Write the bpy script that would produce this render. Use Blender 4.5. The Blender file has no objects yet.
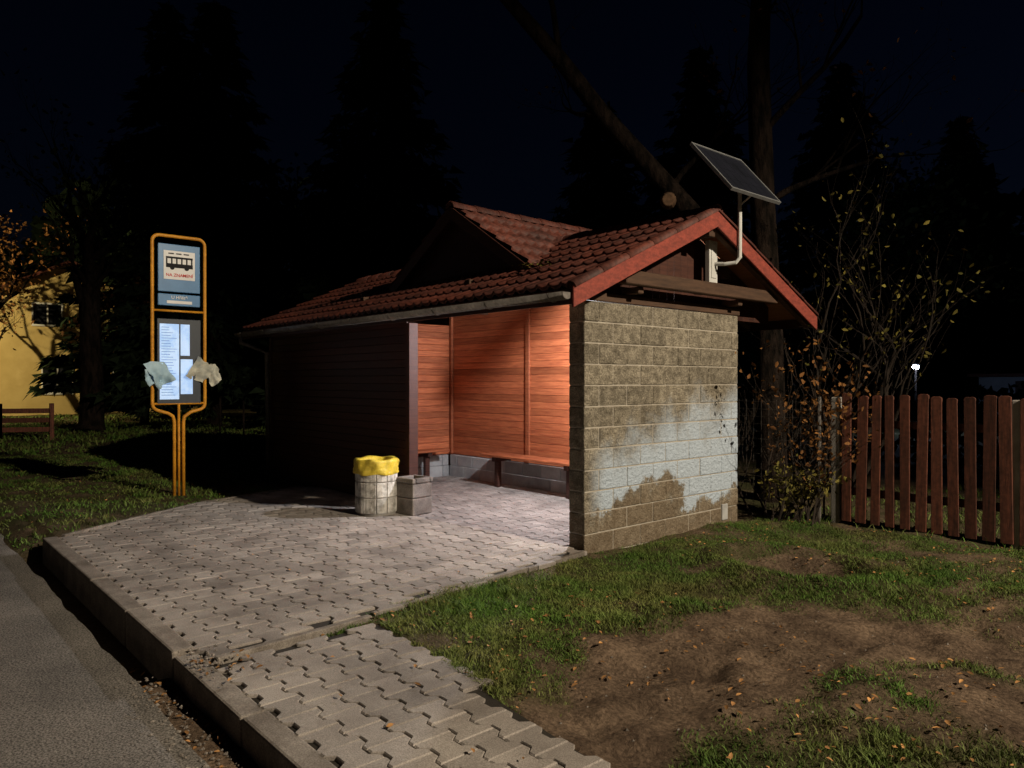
import bpy, math, random
import numpy as np
from mathutils import Vector, Matrix
R=random.Random(7); NR=np.random.default_rng(11)
S=bpy.context.scene
S.view_settings.view_transform='Standard'; S.view_settings.look='None'; S.view_settings.exposure=0

# ---------------------------------------------------------------- noise
_T=NR.random((256,256))
def vnoise(x,y):
    x=np.asarray(x,float);y=np.asarray(y,float)
    xi=np.floor(x).astype(int);yi=np.floor(y).astype(int)
    fx=x-xi;fy=y-yi;fx=fx*fx*(3-2*fx);fy=fy*fy*(3-2*fy)
    a=_T[xi%256,yi%256];b=_T[(xi+1)%256,yi%256];c=_T[xi%256,(yi+1)%256];d=_T[(xi+1)%256,(yi+1)%256]
    return (a*(1-fx)+b*fx)*(1-fy)+(c*(1-fx)+d*fx)*fy
def fbm(x,y,o=4):
    s=0;a=.5
    for i in range(o):
        s=s+a*(vnoise(x*2**i+17*i,y*2**i+5*i)-.5);a*=.5
    return s*2
# ---------------------------------------------------------------- materials
def mat(name,c1,c2=None,scale=5,rough=.8,bump=.0,bscale=30,stretch=(1,1,1),rnd=0,metal=0,spec=.3,emit=None,es=0,bdist=.01,detail=6,ramp=(.35,.65),speck=0,sscale=120):
    m=bpy.data.materials.new(name);m.use_nodes=True;n=m.node_tree.nodes;l=m.node_tree.links
    b=n['Principled BSDF'];b.inputs['Roughness'].default_value=rough;b.inputs['Metallic'].default_value=metal
    b.inputs['Specular IOR Level'].default_value=spec
    c2=c2 or c1
    tc=n.new('ShaderNodeTexCoord');mp=n.new('ShaderNodeMapping');mp.inputs['Scale'].default_value=stretch
    l.new(tc.outputs['Object'],mp.inputs['Vector'])
    nz=n.new('ShaderNodeTexNoise');nz.inputs['Scale'].default_value=scale;nz.inputs['Detail'].default_value=detail;nz.inputs['Roughness'].default_value=.65
    l.new(mp.outputs[0],nz.inputs['Vector'])
    mr=n.new('ShaderNodeMapRange');mr.inputs['From Min'].default_value=ramp[0];mr.inputs['From Max'].default_value=ramp[1]
    l.new(nz.outputs['Fac'],mr.inputs['Value'])
    mx=n.new('ShaderNodeMix');mx.data_type='RGBA';mx.inputs[6].default_value=(*c1,1);mx.inputs[7].default_value=(*c2,1)
    l.new(mr.outputs[0],mx.inputs[0]);out=mx.outputs[2]
    def scaleby(sock,lo,hi,out,f0=0,f1=1):
        m2=n.new('ShaderNodeMapRange');m2.inputs['From Min'].default_value=f0;m2.inputs['From Max'].default_value=f1;m2.inputs['To Min'].default_value=lo;m2.inputs['To Max'].default_value=hi
        l.new(sock,m2.inputs['Value'])
        vm=n.new('ShaderNodeVectorMath');vm.operation='SCALE';l.new(out,vm.inputs[0]);l.new(m2.outputs[0],vm.inputs['Scale']);return vm.outputs[0]
    if rnd:
        at=n.new('ShaderNodeAttribute');at.attribute_name='rnd';out=scaleby(at.outputs['Fac'],1-rnd,1+rnd,out)
    if speck:
        sn=n.new('ShaderNodeTexNoise');sn.inputs['Scale'].default_value=sscale;sn.inputs['Detail'].default_value=3;l.new(tc.outputs['Object'],sn.inputs['Vector'])
        out=scaleby(sn.outputs['Fac'],1-speck,1+speck,out,.36,.64)
    l.new(out,b.inputs['Base Color'])
    if bump:
        bn=n.new('ShaderNodeTexNoise');bn.inputs['Scale'].default_value=bscale;bn.inputs['Detail'].default_value=8;bn.inputs['Roughness'].default_value=.7
        l.new(mp.outputs[0],bn.inputs['Vector'])
        bp=n.new('ShaderNodeBump');bp.inputs['Strength'].default_value=bump;bp.inputs['Distance'].default_value=bdist
        l.new(bn.outputs['Fac'],bp.inputs['Height']);l.new(bp.outputs[0],b.inputs['Normal'])
    if emit:
        b.inputs['Emission Color'].default_value=(*emit,1);b.inputs['Emission Strength'].default_value=es
    m.diffuse_color=(*c1,1)
    return m
M={}
M['wood']=mat('red_stained_wood',(.48,.15,.06),(.27,.07,.03),2.5,.55,.35,6,(1.5,1.5,22),rnd=.3,bdist=.004)
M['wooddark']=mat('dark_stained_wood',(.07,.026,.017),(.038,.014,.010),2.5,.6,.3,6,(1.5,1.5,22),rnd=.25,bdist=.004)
M['beam']=mat('weathered_beam',(.11,.06,.036),(.06,.034,.022),3,.75,.4,8,(6,1.2,10),rnd=.2,bdist=.005)
M['barge']=mat('red_barge_board',(.27,.055,.037),(.16,.036,.026),4,.65,.3,10,(4,2,6),rnd=.1,bdist=.004,speck=.15,sscale=60)
M['ceil']=mat('ceiling_boards',(.42,.2,.1),(.3,.13,.06),3,.6,.2,8,(1,8,8),bdist=.004)
M['tile']=mat('clay_roof_tile',(.14,.038,.024),(.045,.02,.017),2.2,.65,.3,40,bdist=.004,ramp=(.3,.7),speck=.3,sscale=25)
M['metal']=mat('galvanised_metal',(.42,.43,.44),(.3,.31,.32),6,.45,.1,40,metal=.7,bdist=.002)
M['pale']=mat('pale_painted_metal',(.6,.6,.58),(.5,.5,.48),6,.5,.1,40,bdist=.002)
M['gut']=mat('gutter_metal',(.20,.18,.165),(.11,.10,.09),6,.5,.15,30,metal=.3,bdist=.002,speck=.2,sscale=30)
M['conc']=mat('concrete',(.34,.32,.29),(.22,.2,.18),4,.9,.5,60,rnd=.12,bdist=.006)
M['kerb']=mat('kerb_concrete',(.25,.22,.19),(.13,.11,.092),5,.9,.6,70,rnd=.15,bdist=.006,speck=.25)
M['plinth']=mat('plinth_concrete',(.42,.42,.41),(.27,.27,.27),3,.9,.5,40,rnd=.18,bdist=.006)
M['mortar']=mat('mortar',(.46,.42,.35),(.35,.31,.26),9,.95,.4,80,bdist=.004)
M['paver']=mat('concrete_paver',(.33,.295,.265),(.19,.165,.147),2.2,.85,.8,140,rnd=.2,bdist=.004,speck=.25,sscale=170)
M['sand']=mat('joint_sand',(.035,.029,.023),(.02,.017,.013),8,.95,.5,90)
M['asph']=mat('asphalt',(.21,.19,.17),(.12,.11,.10),1.6,.9,.8,160,bdist=.01,ramp=(.3,.7),speck=.6,sscale=95,spec=.15)
M['yellow']=mat('yellow_paint',(.74,.34,.03),(.5,.21,.02),9,.45,.1,50,bdist=.001,speck=.12,sscale=40)
M['blue']=mat('sign_blue',(.10,.26,.5),(.08,.21,.42),3,.35)
M['white']=mat('sign_white',(.8,.8,.8),(.7,.7,.7),3,.4)
M['black']=mat('black_print',(.015,.015,.018))
M['redp']=mat('red_print',(.6,.03,.03))
M['cellcol']=mat('solar_cells',(.008,.009,.013),(.012,.013,.02),4,.4,spec=.25)
M['bark']=mat('bark',(.05,.036,.027),(.018,.014,.011),6,.95,1.0,22,(1,1,.25),bdist=.03)
M['barkd']=mat('dark_bark',(.026,.018,.014),(.006,.005,.004),9,.97,1.0,14,(1,1,.3),bdist=.06,ramp=(.4,.6),spec=.05)
M['bag']=mat('yellow_plastic_bag',(.66,.50,.05),(.45,.34,.04),8,.35,.8,14,bdist=.02)
M['binw']=mat('white_concrete_panel',(.55,.53,.49),(.16,.15,.13),9,.85,.8,60,rnd=.15,bdist=.007,ramp=(.40,.66))
M['paper']=mat('paper_blue',(.45,.62,.72),(.33,.5,.62),8,.6)
M['paper2']=mat('paper_cream',(.62,.6,.5),(.4,.42,.38),12,.6)
M['fence']=mat('fence_wood',(.15,.05,.03),(.06,.024,.016),3,.75,.5,8,(12,12,1.2),rnd=.4,bdist=.004,speck=.2,sscale=30)
M['plaster']=mat('yellow_plaster',(.62,.47,.2),(.54,.4,.16),1.5,.9,.3,30)
M['greyplaster']=mat('grey_plaster',(.4,.42,.46),(.3,.32,.36),1.5,.9,.3,30)
M['glass']=mat('window_glass',(.02,.022,.03),rough=.1,spec=.6)
M['saw']=mat('sawn_wood',(.16,.09,.05),(.06,.035,.02),12,.9)
M['leafg']=mat('leaf_green',(.04,.048,.015),(.02,.026,.009),4,.8,rnd=.5,spec=.05)
M['leafo']=mat('leaf_autumn',(.20,.09,.025),(.09,.04,.015),3,.7,rnd=.5,spec=.1)
M['leafy']=mat('leaf_yellow',(.20,.16,.035),(.08,.075,.02),3,.7,rnd=.5,spec=.1)
M['needle']=mat('spruce_needles',(.02,.03,.015),(.01,.016,.008),3,.9,rnd=.4,spec=.02)
M['grass']=mat('grass_blade',(.07,.135,.022),(.14,.14,.045),1.1,.65,rnd=.55,spec=.15,ramp=(.42,.66))
M['fallen']=mat('fallen_leaf',(.42,.22,.08),(.22,.11,.045),9,.7,rnd=.6,spec=.1)
M['bulb']=mat('lamp_glow',(.8,.85,1),emit=(.7,.82,1),es=60)
M['bulbw']=mat('lamp_warm_glow',(1,.8,.6),emit=(1,.8,.55),es=20)
M['led']=mat('led_tube',(1,1,1),emit=(.95,.95,1),es=8)

def wallmat():
    m=mat('split_face_block',(.37,.325,.25),(.19,.165,.125),11,.97,1.0,24,rnd=.17,bdist=.05,ramp=(.38,.62),speck=.3,sscale=70,spec=.05)
    n=m.node_tree.nodes;l=m.node_tree.links;b=n['Principled BSDF']
    src=b.inputs['Base Color'].links[0].from_socket
    tc=n.new('ShaderNodeTexCoord');sep=n.new('ShaderNodeSeparateXYZ');l.new(tc.outputs['Object'],sep.inputs[0])
    nz=n.new('ShaderNodeTexNoise');nz.inputs['Scale'].default_value=1.3;nz.inputs['Detail'].default_value=9;nz.inputs['Roughness'].default_value=.66;l.new(tc.outputs['Object'],nz.inputs['Vector'])
    def ma(op,a,b_=None,c=None):
        x=n.new('ShaderNodeMath');x.operation=op
        for i,v in enumerate((a,b_,c)):
            if v is None: continue
            if isinstance(v,(int,float)): x.inputs[i].default_value=v
            else: l.new(v,x.inputs[i])
        return x.outputs[0]
    def sm(v,a,b_):
        x=n.new('ShaderNodeMapRange');x.interpolation_type='SMOOTHSTEP';l.new(v,x.inputs['Value']);x.inputs['From Min'].default_value=a;x.inputs['From Max'].default_value=b_;return x.outputs[0]
    ns=ma('MULTIPLY',ma('SUBTRACT',nz.outputs['Fac'],.5),-1.9)
    zz=ma('ADD',sep.outputs['Z'],ns)
    lo=sm(zz,.36,.44); hi=ma('SUBTRACT',1.0,sm(ma('ADD',zz,ma('MULTIPLY',sep.outputs['Y'],-.12)),.62,1.3)); lf=sm(sep.outputs['Y'],.02,.3)
    f=ma('MULTIPLY',ma('MULTIPLY',lo,hi),ma('MULTIPLY',lf,.95))
    mx=n.new('ShaderNodeMix');mx.data_type='RGBA';l.new(f,mx.inputs[0]);l.new(src,mx.inputs[6]);mx.inputs[7].default_value=(.60,.70,.82,1)
    dirt=ma('MULTIPLY',ma('SUBTRACT',1.0,sm(zz,.2,.5)),.5)
    mx2=n.new('ShaderNodeMix');mx2.data_type='RGBA';l.new(dirt,mx2.inputs[0]);l.new(mx.outputs[2],mx2.inputs[6]);mx2.inputs[7].default_value=(.22,.15,.09,1)
    l.new(mx2.outputs[2],b.inputs['Base Color']);return m
M['wall']=wallmat()
def groundmat():
    m=mat('soil_and_turf',(.20,.14,.095),(.085,.058,.04),2.6,.97,1.0,16,bdist=.05,spec=.08,speck=.3,sscale=45)
    n=m.node_tree.nodes;l=m.node_tree.links;b=n['Principled BSDF'];src=b.inputs['Base Color'].links[0].from_socket
    at=n.new('ShaderNodeAttribute');at.attribute_name='rnd'
    mm=n.new('ShaderNodeMath');mm.operation='MULTIPLY';mm.inputs[1].default_value=.85;l.new(at.outputs['Fac'],mm.inputs[0])
    mx=n.new('ShaderNodeMix');mx.data_type='RGBA';l.new(mm.outputs[0],mx.inputs[0]);l.new(src,mx.inputs[6]);mx.inputs[7].default_value=(.05,.055,.02,1)
    l.new(mx.outputs[2],b.inputs['Base Color']);return m
M['ground']=groundmat()

# ---------------------------------------------------------------- mesh helpers
def link(o,parent=None):
    S.collection.objects.link(o)
    if parent: o.parent=parent
    return o
def empty(name):
    o=bpy.data.objects.new(name,None);o.empty_display_size=.2;return link(o)
def mesh_np(name,V,F,m,parent=None,rnd=None,smooth=False):
    me=bpy.data.meshes.new(name);V=np.asarray(V,dtype=np.float32);F=np.asarray(F,dtype=np.int32);k=F.shape[1]
    me.vertices.add(len(V));me.vertices.foreach_set('co',V.ravel())
    me.loops.add(F.size);me.loops.foreach_set('vertex_index',F.ravel())
    me.polygons.add(len(F));me.polygons.foreach_set('loop_start',np.arange(len(F),dtype=np.int32)*k)
    if smooth: me.polygons.foreach_set('use_smooth',np.ones(len(F),dtype=bool))
    me.update(calc_edges=True)
    if rnd is not None:
        a=me.attributes.new('rnd','FLOAT','POINT');a.data.foreach_set('value',np.asarray(rnd,dtype=np.float32))
    me.materials.append(m)
    return link(bpy.data.objects.new(name,me),parent)
class MB:
    def __init__(s): s.v=[];s.f=[];s.r=[]
    def add(s,vs,fs,r=None):
        o=len(s.v);r=R.random() if r is None else r
        s.v+= [tuple(v) for v in vs];s.r+=[r]*len(vs);s.f+=[tuple(i+o for i in f) for f in fs]
    def box(s,x0,x1,y0,y1,z0,z1,mtx=None,r=None):
        vs=[Vector((x,y,z)) for z in (z0,z1) for y in (y0,y1) for x in (x0,x1)]
        if mtx: vs=[mtx@v for v in vs]
        s.add(vs,[(0,2,3,1),(4,5,7,6),(0,1,5,4),(2,6,7,3),(0,4,6,2),(1,3,7,5)],r)
    def beam(s,p0,p1,w,h,up=(0,0,1)):
        p0=Vector(p0);p1=Vector(p1);d=(p1-p0);L=d.length;d.normalize();u=Vector(up);sd=d.cross(u).normalized();u=sd.cross(d)
        vs=[p0+d*(L*t)+sd*(w*a)+u*(h*b) for t in (0,1) for b in (-.5,.5) for a in (-.5,.5)]
        s.add(vs,[(0,2,3,1),(4,5,7,6),(0,1,5,4),(2,6,7,3),(0,4,6,2),(1,3,7,5)])
    def tube(s,pts,rs,n=8,cap=True,r=None):
        pts=[Vector(p) for p in pts]
        if isinstance(rs,(int,float)): rs=[rs]*len(pts)
        ref=None;vs=[];N=len(pts)
        for i,p in enumerate(pts):
            t=(pts[min(i+1,N-1)]-pts[max(i-1,0)]);t.normalize()
            if ref is None: ref=t.orthogonal().normalized()
            else:
                ref=ref-t*ref.dot(t)
                ref=ref.normalized() if ref.length>1e-6 else t.orthogonal().normalized()
            b=t.cross(ref)
            for k in range(n):
                a=2*math.pi*k/n;vs.append(p+ref*(math.cos(a)*rs[i])+b*(math.sin(a)*rs[i]))
        fs=[(i*n+k,i*n+(k+1)%n,(i+1)*n+(k+1)%n,(i+1)*n+k) for i in range(N-1) for k in range(n)]
        if cap: fs+=[tuple(range(n-1,-1,-1)),tuple((N-1)*n+k for k in range(n))]
        s.add(vs,fs,r)
    def lathe(s,prof,c,n=32,wob=0):
        vs=[]
        for (rr,z) in prof:
            for k in range(n):
                a=2*math.pi*k/n;q=rr*(1+wob*math.sin(a*7+z*20)+wob*.6*math.sin(a*13-z*31));vs.append((c[0]+q*math.cos(a),c[1]+q*math.sin(a),c[2]+z+(wob*.25*math.sin(a*5+z*9) if wob else 0)))
        s.add(vs,[(i*n+k,i*n+(k+1)%n,(i+1)*n+(k+1)%n,(i+1)*n+k) for i in range(len(prof)-1) for k in range(n)])
    def obj(s,name,m,parent=None,bevel=0,smooth=False,seg=1):
        me=bpy.data.meshes.new(name);me.from_pydata(s.v,[],s.f);me.update()
        a=me.attributes.new('rnd','FLOAT','POINT');a.data.foreach_set('value',s.r)
        if smooth: me.polygons.foreach_set('use_smooth',[True]*len(me.polygons))
        me.materials.append(m);o=bpy.data.objects.new(name,me);link(o,parent)
        if bevel:
            md=o.modifiers.new('bevel','BEVEL');md.width=bevel;md.segments=seg;md.limit_method='ANGLE'
        return o
def inpoly(x,y,poly):
    ins=np.zeros(np.shape(x),bool);n=len(poly)
    for i in range(n):
        x0,y0=poly[i];x1,y1=poly[(i+1)%n]
        if y0==y1: continue
        c=((y0>y)!=(y1>y))&(x<(x1-x0)*(y-y0)/(y1-y0)+x0);ins^=c
    return ins
def segdist(x,y,pl):
    d=np.full(np.shape(x),1e9)
    for (ax,ay),(bx,by) in zip(pl[:-1],pl[1:]):
        dx,dy=bx-ax,by-ay;t=np.clip(((x-ax)*dx+(y-ay)*dy)/(dx*dx+dy*dy),0,1)
        d=np.minimum(d,np.hypot(x-ax-t*dx,y-ay-t*dy))
    return d
# ---------------------------------------------------------------- layout (X along the road, Y away from it)
MAIN=[(-.2,2.25),(-5.1,2.25),(-5.1,.1),(-5.45,0),(-4.95,-1.76),(-3.75,-3.5),(.46,-3.5),(.30,-2.42),(.0,-.02),(-.2,-.02)]
WALK=[(.52,-3.5),(9,-3.5),(9,-3.0),(2.7,-2.70),(.50,-2.46)]
PATH=[(2.6,-2.85),(2.15,-1.6),(2.4,-.4),(3.1,.1),(5.5,.6)]
def gh(x,y):
    x=np.asarray(x,float);y=np.asarray(y,float)
    h=.015+.06*fbm(x*.9,y*.9,3)+.025*fbm(x*4,y*4,3)
    h=h-.05*np.exp(-(segdist(x,y,PATH)/.45)**2)+.08*fbm(x*5+3,y*5,4)*np.exp(-(segdist(x,y,PATH)/.9)**2)
    q=np.hypot((x-1.55)/.42,(y-.95)/.3);h=h-.14*np.exp(-q*q)+.10*np.exp(-((q-1.7)/.5)**2)
    q=np.hypot((x-3.2)/.5,(y-1.3)/.35);h=h+.08*np.exp(-q*q)
    near=np.exp(-np.clip(segdist(x,y,[(.0,0),(.3,-2.4),(2.7,-2.7),(9,-3)]),0,9)/.25);h=h*(1-near*.7)+.035*near
    h=np.where(inpoly(x,y,MAIN)|inpoly(x,y,WALK)|((x>-5.3)&(x<-.05)&(y>0)&(y<2.4)),-.03,h)
    h=np.where(y<-3.5,np.where((x>.2)&(y>-3.87),-.085+.02*fbm(x*6,y*6,2),-.16),h);h=np.where((x<-3.76)&(y<-3.49)&(y>-3.88),-.0+.02*fbm(x*5,y*5,2)-(np.clip(-3.6-y,0,1)*.35),h)
    return h
def gd(x,y):
    n=fbm(x*1.3+40,y*1.3,4)
    d=segdist(x,y,PATH)
    g=np.clip((d-.36+n*.6)/.25,0,1)
    d2=np.hypot((x-3.7)/.9,(y+.75)/.5);g=np.minimum(g,np.clip((d2-.75+n*1.2)/.4,.0,1))
    g=np.where(np.hypot((x-1.55)/.42,(y-.95)/.3)<1+n,g*.1,g)
    g=np.where((x<.15)&(x>-.2)&(y>0),g*.5,g)
    lush=np.exp(-np.hypot((x-1.0)/.9,(y+1.4)/1.2)**2)*.5
    g=g*np.clip(.8+lush+fbm(x*3,y*3+9,3)*1.4,.15,1)
    g=np.where(inpoly(x,y,MAIN)|inpoly(x,y,WALK),0,g);g=np.where(y<-3.8,0,g);g=np.where((y<-3.5)&(x>-3.75),0,g)
    g=np.where((x>-6.9)&(x<-.0)&(y>0)&(y<2.5),0,g)
    return g
def axis(segs):
    out=[]
    for a,b,s in segs: out.append(np.arange(a,b,s))
    return np.concatenate(out+[[segs[-1][1]]])
xs=axis([(-500,-60,55),(-60,-14,4),(-14,-1,.25),(-1,7,.04),(7,20,1),(20,500,60)])
ys=axis([(-500,-60,55),(-60,-6,6),(-6,-4,.25),(-4,4,.04),(4,16,.5),(16,60,5),(60,500,55)])
gx,gy=np.meshgrid(xs,ys,indexing='ij');gz=gh(gx,gy);nx,ny=gx.shape
I=np.arange(nx*ny).reshape(nx,ny);F=np.stack([I[:-1,:-1],I[1:,:-1],I[1:,1:],I[:-1,1:]],-1).reshape(-1,4)
mesh_np('ground',np.stack([gx,gy,gz],-1).reshape(-1,3),F,M['ground'],rnd=gd(gx,gy).ravel(),smooth=True)
# road
rx=axis([(-200,-16,12),(-16,6,.08),(6,200,12)]);ry=np.array([-10.5,-8,-6,-5,-4.4,-4.1,-3.95,-3.80])
X,Y=np.meshgrid(rx,ry,indexing='ij');Z=np.full(X.shape,-.075);Y=Y+np.where(Y>-3.9,.04*fbm(X*3,Y,4),0)
X2=np.concatenate([X,X[:,-1:]],1);Y2=np.concatenate([Y,Y[:,-1:]+.02],1);Z2=np.concatenate([Z,Z[:,-1:]-.09],1)
I=np.arange(X2.size).reshape(X2.shape);F=np.stack([I[:-1,:-1],I[1:,:-1],I[1:,1:],I[:-1,1:]],-1).reshape(-1,4)
mesh_np('road',np.stack([X2,Y2,Z2],-1).reshape(-1,3),F,M['asph'])
# pavers -----------------------------------------------------------------
pav=empty('pavement')
def pavers(poly,zt,name,L=.2,P=.165,d=.021,rot=0):
    px=[p[0] for p in poly];py=[p[1] for p in poly]
    g=.004;gw=.008;V=[];F4=[];r=[];o=0;Ft=[]
    prof=[(-.5,d),(-.33,d),(-.17,-d),(.17,-d),(.33,d),(.5,d)]
    for j in range(int((max(py)-min(py))/P)+2):
        for i in range(-1,int((max(px)-min(px))/L)+2):
            cx=min(px)+(i+.5*(j%2))*L;cy=min(py)+(j+.5)*P
            if not inpoly(np.array(cx),np.array(cy),poly): continue
            top=[(max(-L/2+g/2,min(L/2-g/2,a*L)),P/2+b-gw/2) for a,b in prof]
            ol=top+[(x,-y) for x,y in reversed(top)]
            tx,ty=R.gauss(0,.010),R.gauss(0,.010);dz=R.gauss(0,.0012)+.010*float(fbm(cx*.9,cy*.9,2))
            for sc,sy,zz in ((1,1,-.05),(1,1,-.006),(.95,.93,0)):
                for (x,y) in ol:
                    V.append((cx+x*sc,cy+y*sy,zt+zz+dz+tx*x+ty*y))
            for k in range(12):
                a=k;b=(k+1)%12
                F4.append((o+b,o+a,o+12+a,o+12+b));F4.append((o+12+b,o+12+a,o+24+a,o+24+b))
            Ft.append(tuple(o+24+k for k in range(11,-1,-1)))
            r+= [R.random()]*36;o+=36
    me=bpy.data.meshes.new(name);me.from_pydata(V,[],F4+Ft);me.update()
    a=me.attributes.new('rnd','FLOAT','POINT');a.data.foreach_set('value',r)
    me.materials.append(M['paver']);link(bpy.data.objects.new(name,me),pav)
pavers(MAIN,.07,'shelter_pavers');pavers(WALK,.060,'footpath_pavers')
b=MB();b.add([(x,y,.053) for x,y in MAIN],[tuple(range(len(MAIN)-1,-1,-1))]);b.obj('sand_joints',M['sand'],pav)
b=MB();b.add([(x,y,.043) for x,y in WALK],[tuple(range(len(WALK)-1,-1,-1))]);b.obj('sand_joints_footpath',M['sand'],pav)
kb=MB()
x=-3.75
while x<9:
    m=Matrix.Translation((x+.5,-3.565,R.gauss(0,.003)-(.022 if x>.2 else 0)))@Matrix.Rotation(R.gauss(0,.004),4,'Z')@Matrix.Rotation(R.gauss(0,.004),4,'Y')
    kb.box(-.496,.496,-.065,.062,-.3,.08,m);x+=1
kb.obj('kerb',M['kerb'],None,bevel=.014,seg=2)
eb=MB()
def edging(p,q,w=.05,top=.078):
    p=Vector((*p,0));q=Vector((*q,0));d=q-p;L=d.length;n=max(1,round(L/.8))
    for i in range(n):
        a=p+d*(i/n);c=p+d*((i+1)/n);a=a+(c-a)*.004;c=c-(c-a)*.004
        z=top-.12+R.gauss(0,.003);eb.beam((a.x,a.y,z),(c.x,c.y,z),w,.24)
edging((.49,-3.48),(.40,-2.45));edging((-3.8,-3.45),(-5.0,-1.74));edging((-5.0,-1.74),(-5.5,-.1));edging((.03,-.05),(.33,-2.40),.045,.07)
eb.obj('path_edging',M['kerb'],pav,bevel=.006)
# ---------------------------------------------------------------- grass
def blades(regions,name,mt):
    Vs=[];rs=[]
    for (x0,x1,y0,y1,N,hh,w) in regions:
        x=NR.uniform(x0,x1,N);y=NR.uniform(y0,y1,N);g=gd(x,y)
        lush=np.exp(-np.hypot((x-1.0)/.9,(y+1.4)/1.2)**2)
        k=NR.random(N)<g*(.35+.65*np.clip(.5+lush*.5+fbm(x*7,y*7,2)*2,0,1));x=x[k];y=y[k];g=g[k];lush=lush[k];n=len(x);z=gh(x,y)-.004
        a=NR.uniform(0,2*np.pi,n);h=hh*(1+.35*lush)*NR.uniform(.35,1.25,n)*(.5+.6*g)*(1+1.0*np.clip(fbm(x*2+5,y*2,3),-.4,1));ln=NR.uniform(.3,1.5,n)*h;la=NR.uniform(0,2*np.pi,n);ww=w*NR.uniform(.6,1.3,n)
        p0=np.stack([x-np.cos(a)*ww,y-np.sin(a)*ww,z],-1);p1=np.stack([x+np.cos(a)*ww,y+np.sin(a)*ww,z],-1)
        mx=x+np.cos(la)*ln*.35;my=y+np.sin(la)*ln*.35
        p2=np.stack([mx+np.cos(a)*ww*.8,my+np.sin(a)*ww*.8,z+h*.6],-1);p3=np.stack([mx-np.cos(a)*ww*.8,my-np.sin(a)*ww*.8,z+h*.6],-1)
        p4=np.stack([x+np.cos(la)*ln,y+np.sin(la)*ln,z+h],-1)
        Vs.append(np.stack([p0,p1,p2,p3,p4],1).reshape(-1,3));rs.append(np.repeat(np.clip(.5+.5*fbm(x*3+2,y*3,2)+.25*lush+NR.normal(0,.25,n),0,1),5))
    V=np.concatenate(Vs);r=np.concatenate(rs);n=len(V)//5;o=np.arange(n)*5
    F=np.concatenate([np.stack([o,o+1,o+2],-1),np.stack([o,o+2,o+3],-1),np.stack([o+3,o+2,o+4],-1)])
    return mesh_np(name,V,F,mt,rnd=r)
blades([(0,4.2,-3,3,330000,.029,.0024),(4.2,9,-3,3,10000,.05,.004),(0,8,3,9,18000,.08,.006),(-14,-3.7,-3.8,3,60000,.05,.007),(-34,-14,-3.8,8,30000,.10,.02)],'grass',M['grass'])
def leafcards(name,P,size,mt,parent=None,flat=False,cup=.25):
    n=len(P)
    nrm=NR.normal(0,1,(n,3));
    if flat: nrm=nrm*.28+np.array([0,0,1])
    nrm/=np.linalg.norm(nrm,axis=1)[:,None]
    t=NR.normal(0,1,(n,3));t-=nrm*(t*nrm).sum(1)[:,None];t/=np.linalg.norm(t,axis=1)[:,None];b=np.cross(nrm,t)
    s=(size*NR.uniform(.5,1.3,n))[:,None]
    pts=[P-t*s,P-t*s*.3+b*s*.55+nrm*s*cup,P+t*s*.5+b*s*.4+nrm*s*cup*.6,P+t*s*1.1,P+t*s*.5-b*s*.4+nrm*s*cup*.6,P-t*s*.3-b*s*.55+nrm*s*cup]
    V=np.stack(pts,1).reshape(-1,3);o=np.arange(n)*6
    F=np.concatenate([np.stack([o,o+1,o+2,o+3],-1),np.stack([o,o+3,o+4,o+5],-1)])
    return mesh_np(name,V,F,mt,parent,rnd=np.repeat(NR.random(n),6))
x=NR.uniform(.2,8,2600);y=NR.uniform(-2.9,3.1,2600);k=(fbm(x*.8,y*.8,2)>-.2)&~inpoly(x,y,WALK)&~inpoly(x,y,MAIN);x=x[k];y=y[k]
P1=np.stack([x,y,gh(x,y)+.02],-1)
x=np.concatenate([NR.uniform(-3.5,.2,14),NR.uniform(.5,3.5,14)]);y=np.concatenate([NR.uniform(-3.4,-.4,14),NR.uniform(-3.4,-2.7,14)]);P2=np.stack([x,y,x*0+.078],-1)
x=NR.uniform(-.5,3.2,130);y=NR.uniform(-3.82,-3.65,130);P3=np.stack([x,y,gh(x,y)+.012],-1)
x=NR.uniform(-13,-4.5,260);y=NR.uniform(-3.6,-.4,260);k=~inpoly(x,y,MAIN);P4=np.stack([x[k],y[k],gh(x[k],y[k])+.04],-1)
x=NR.normal(.55,.14,30);y=NR.uniform(-3.62,-3.3,30);P5=np.stack([x,y,x*0+.083],-1)
leafcards('fallen_leaves',np.concatenate([P1,P2,P3,P4,P5]),.016,M['fallen'],flat=True)
b=MB()
for i in range(1300):
    if i<530:
        x=R.uniform(.1,3);y=-3.76+R.gauss(0,.07);s=R.uniform(.004,.014)
        if y>-3.65: y=-3.7
        z=(-.08 if y>-3.80 else -.072)
        if i>440: x=R.gauss(.5,.15);y=R.uniform(-3.6,-3.4);z=.072
    else:
        x=R.uniform(.6,6);y=R.uniform(-2.6,2.4);s=R.uniform(.003,.012)
        if float(gd(x,y))>.6: continue
        z=float(gh(x,y))
    vs=[Vector((R.uniform(.6,1.2)*s*c[0]+x,R.uniform(.6,1.2)*s*c[1]+y,R.uniform(.5,1)*s*c[2]+z)) for c in ((1,0,0),(0,1,0),(-1,0,0),(0,-1,0),(0,0,1),(0,0,-1))]
    b.add(vs,[(0,1,4),(1,2,4),(2,3,4),(3,0,4),(1,0,5),(2,1,5),(3,2,5),(0,3,5)])
b.obj('gravel',M['kerb'])
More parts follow.
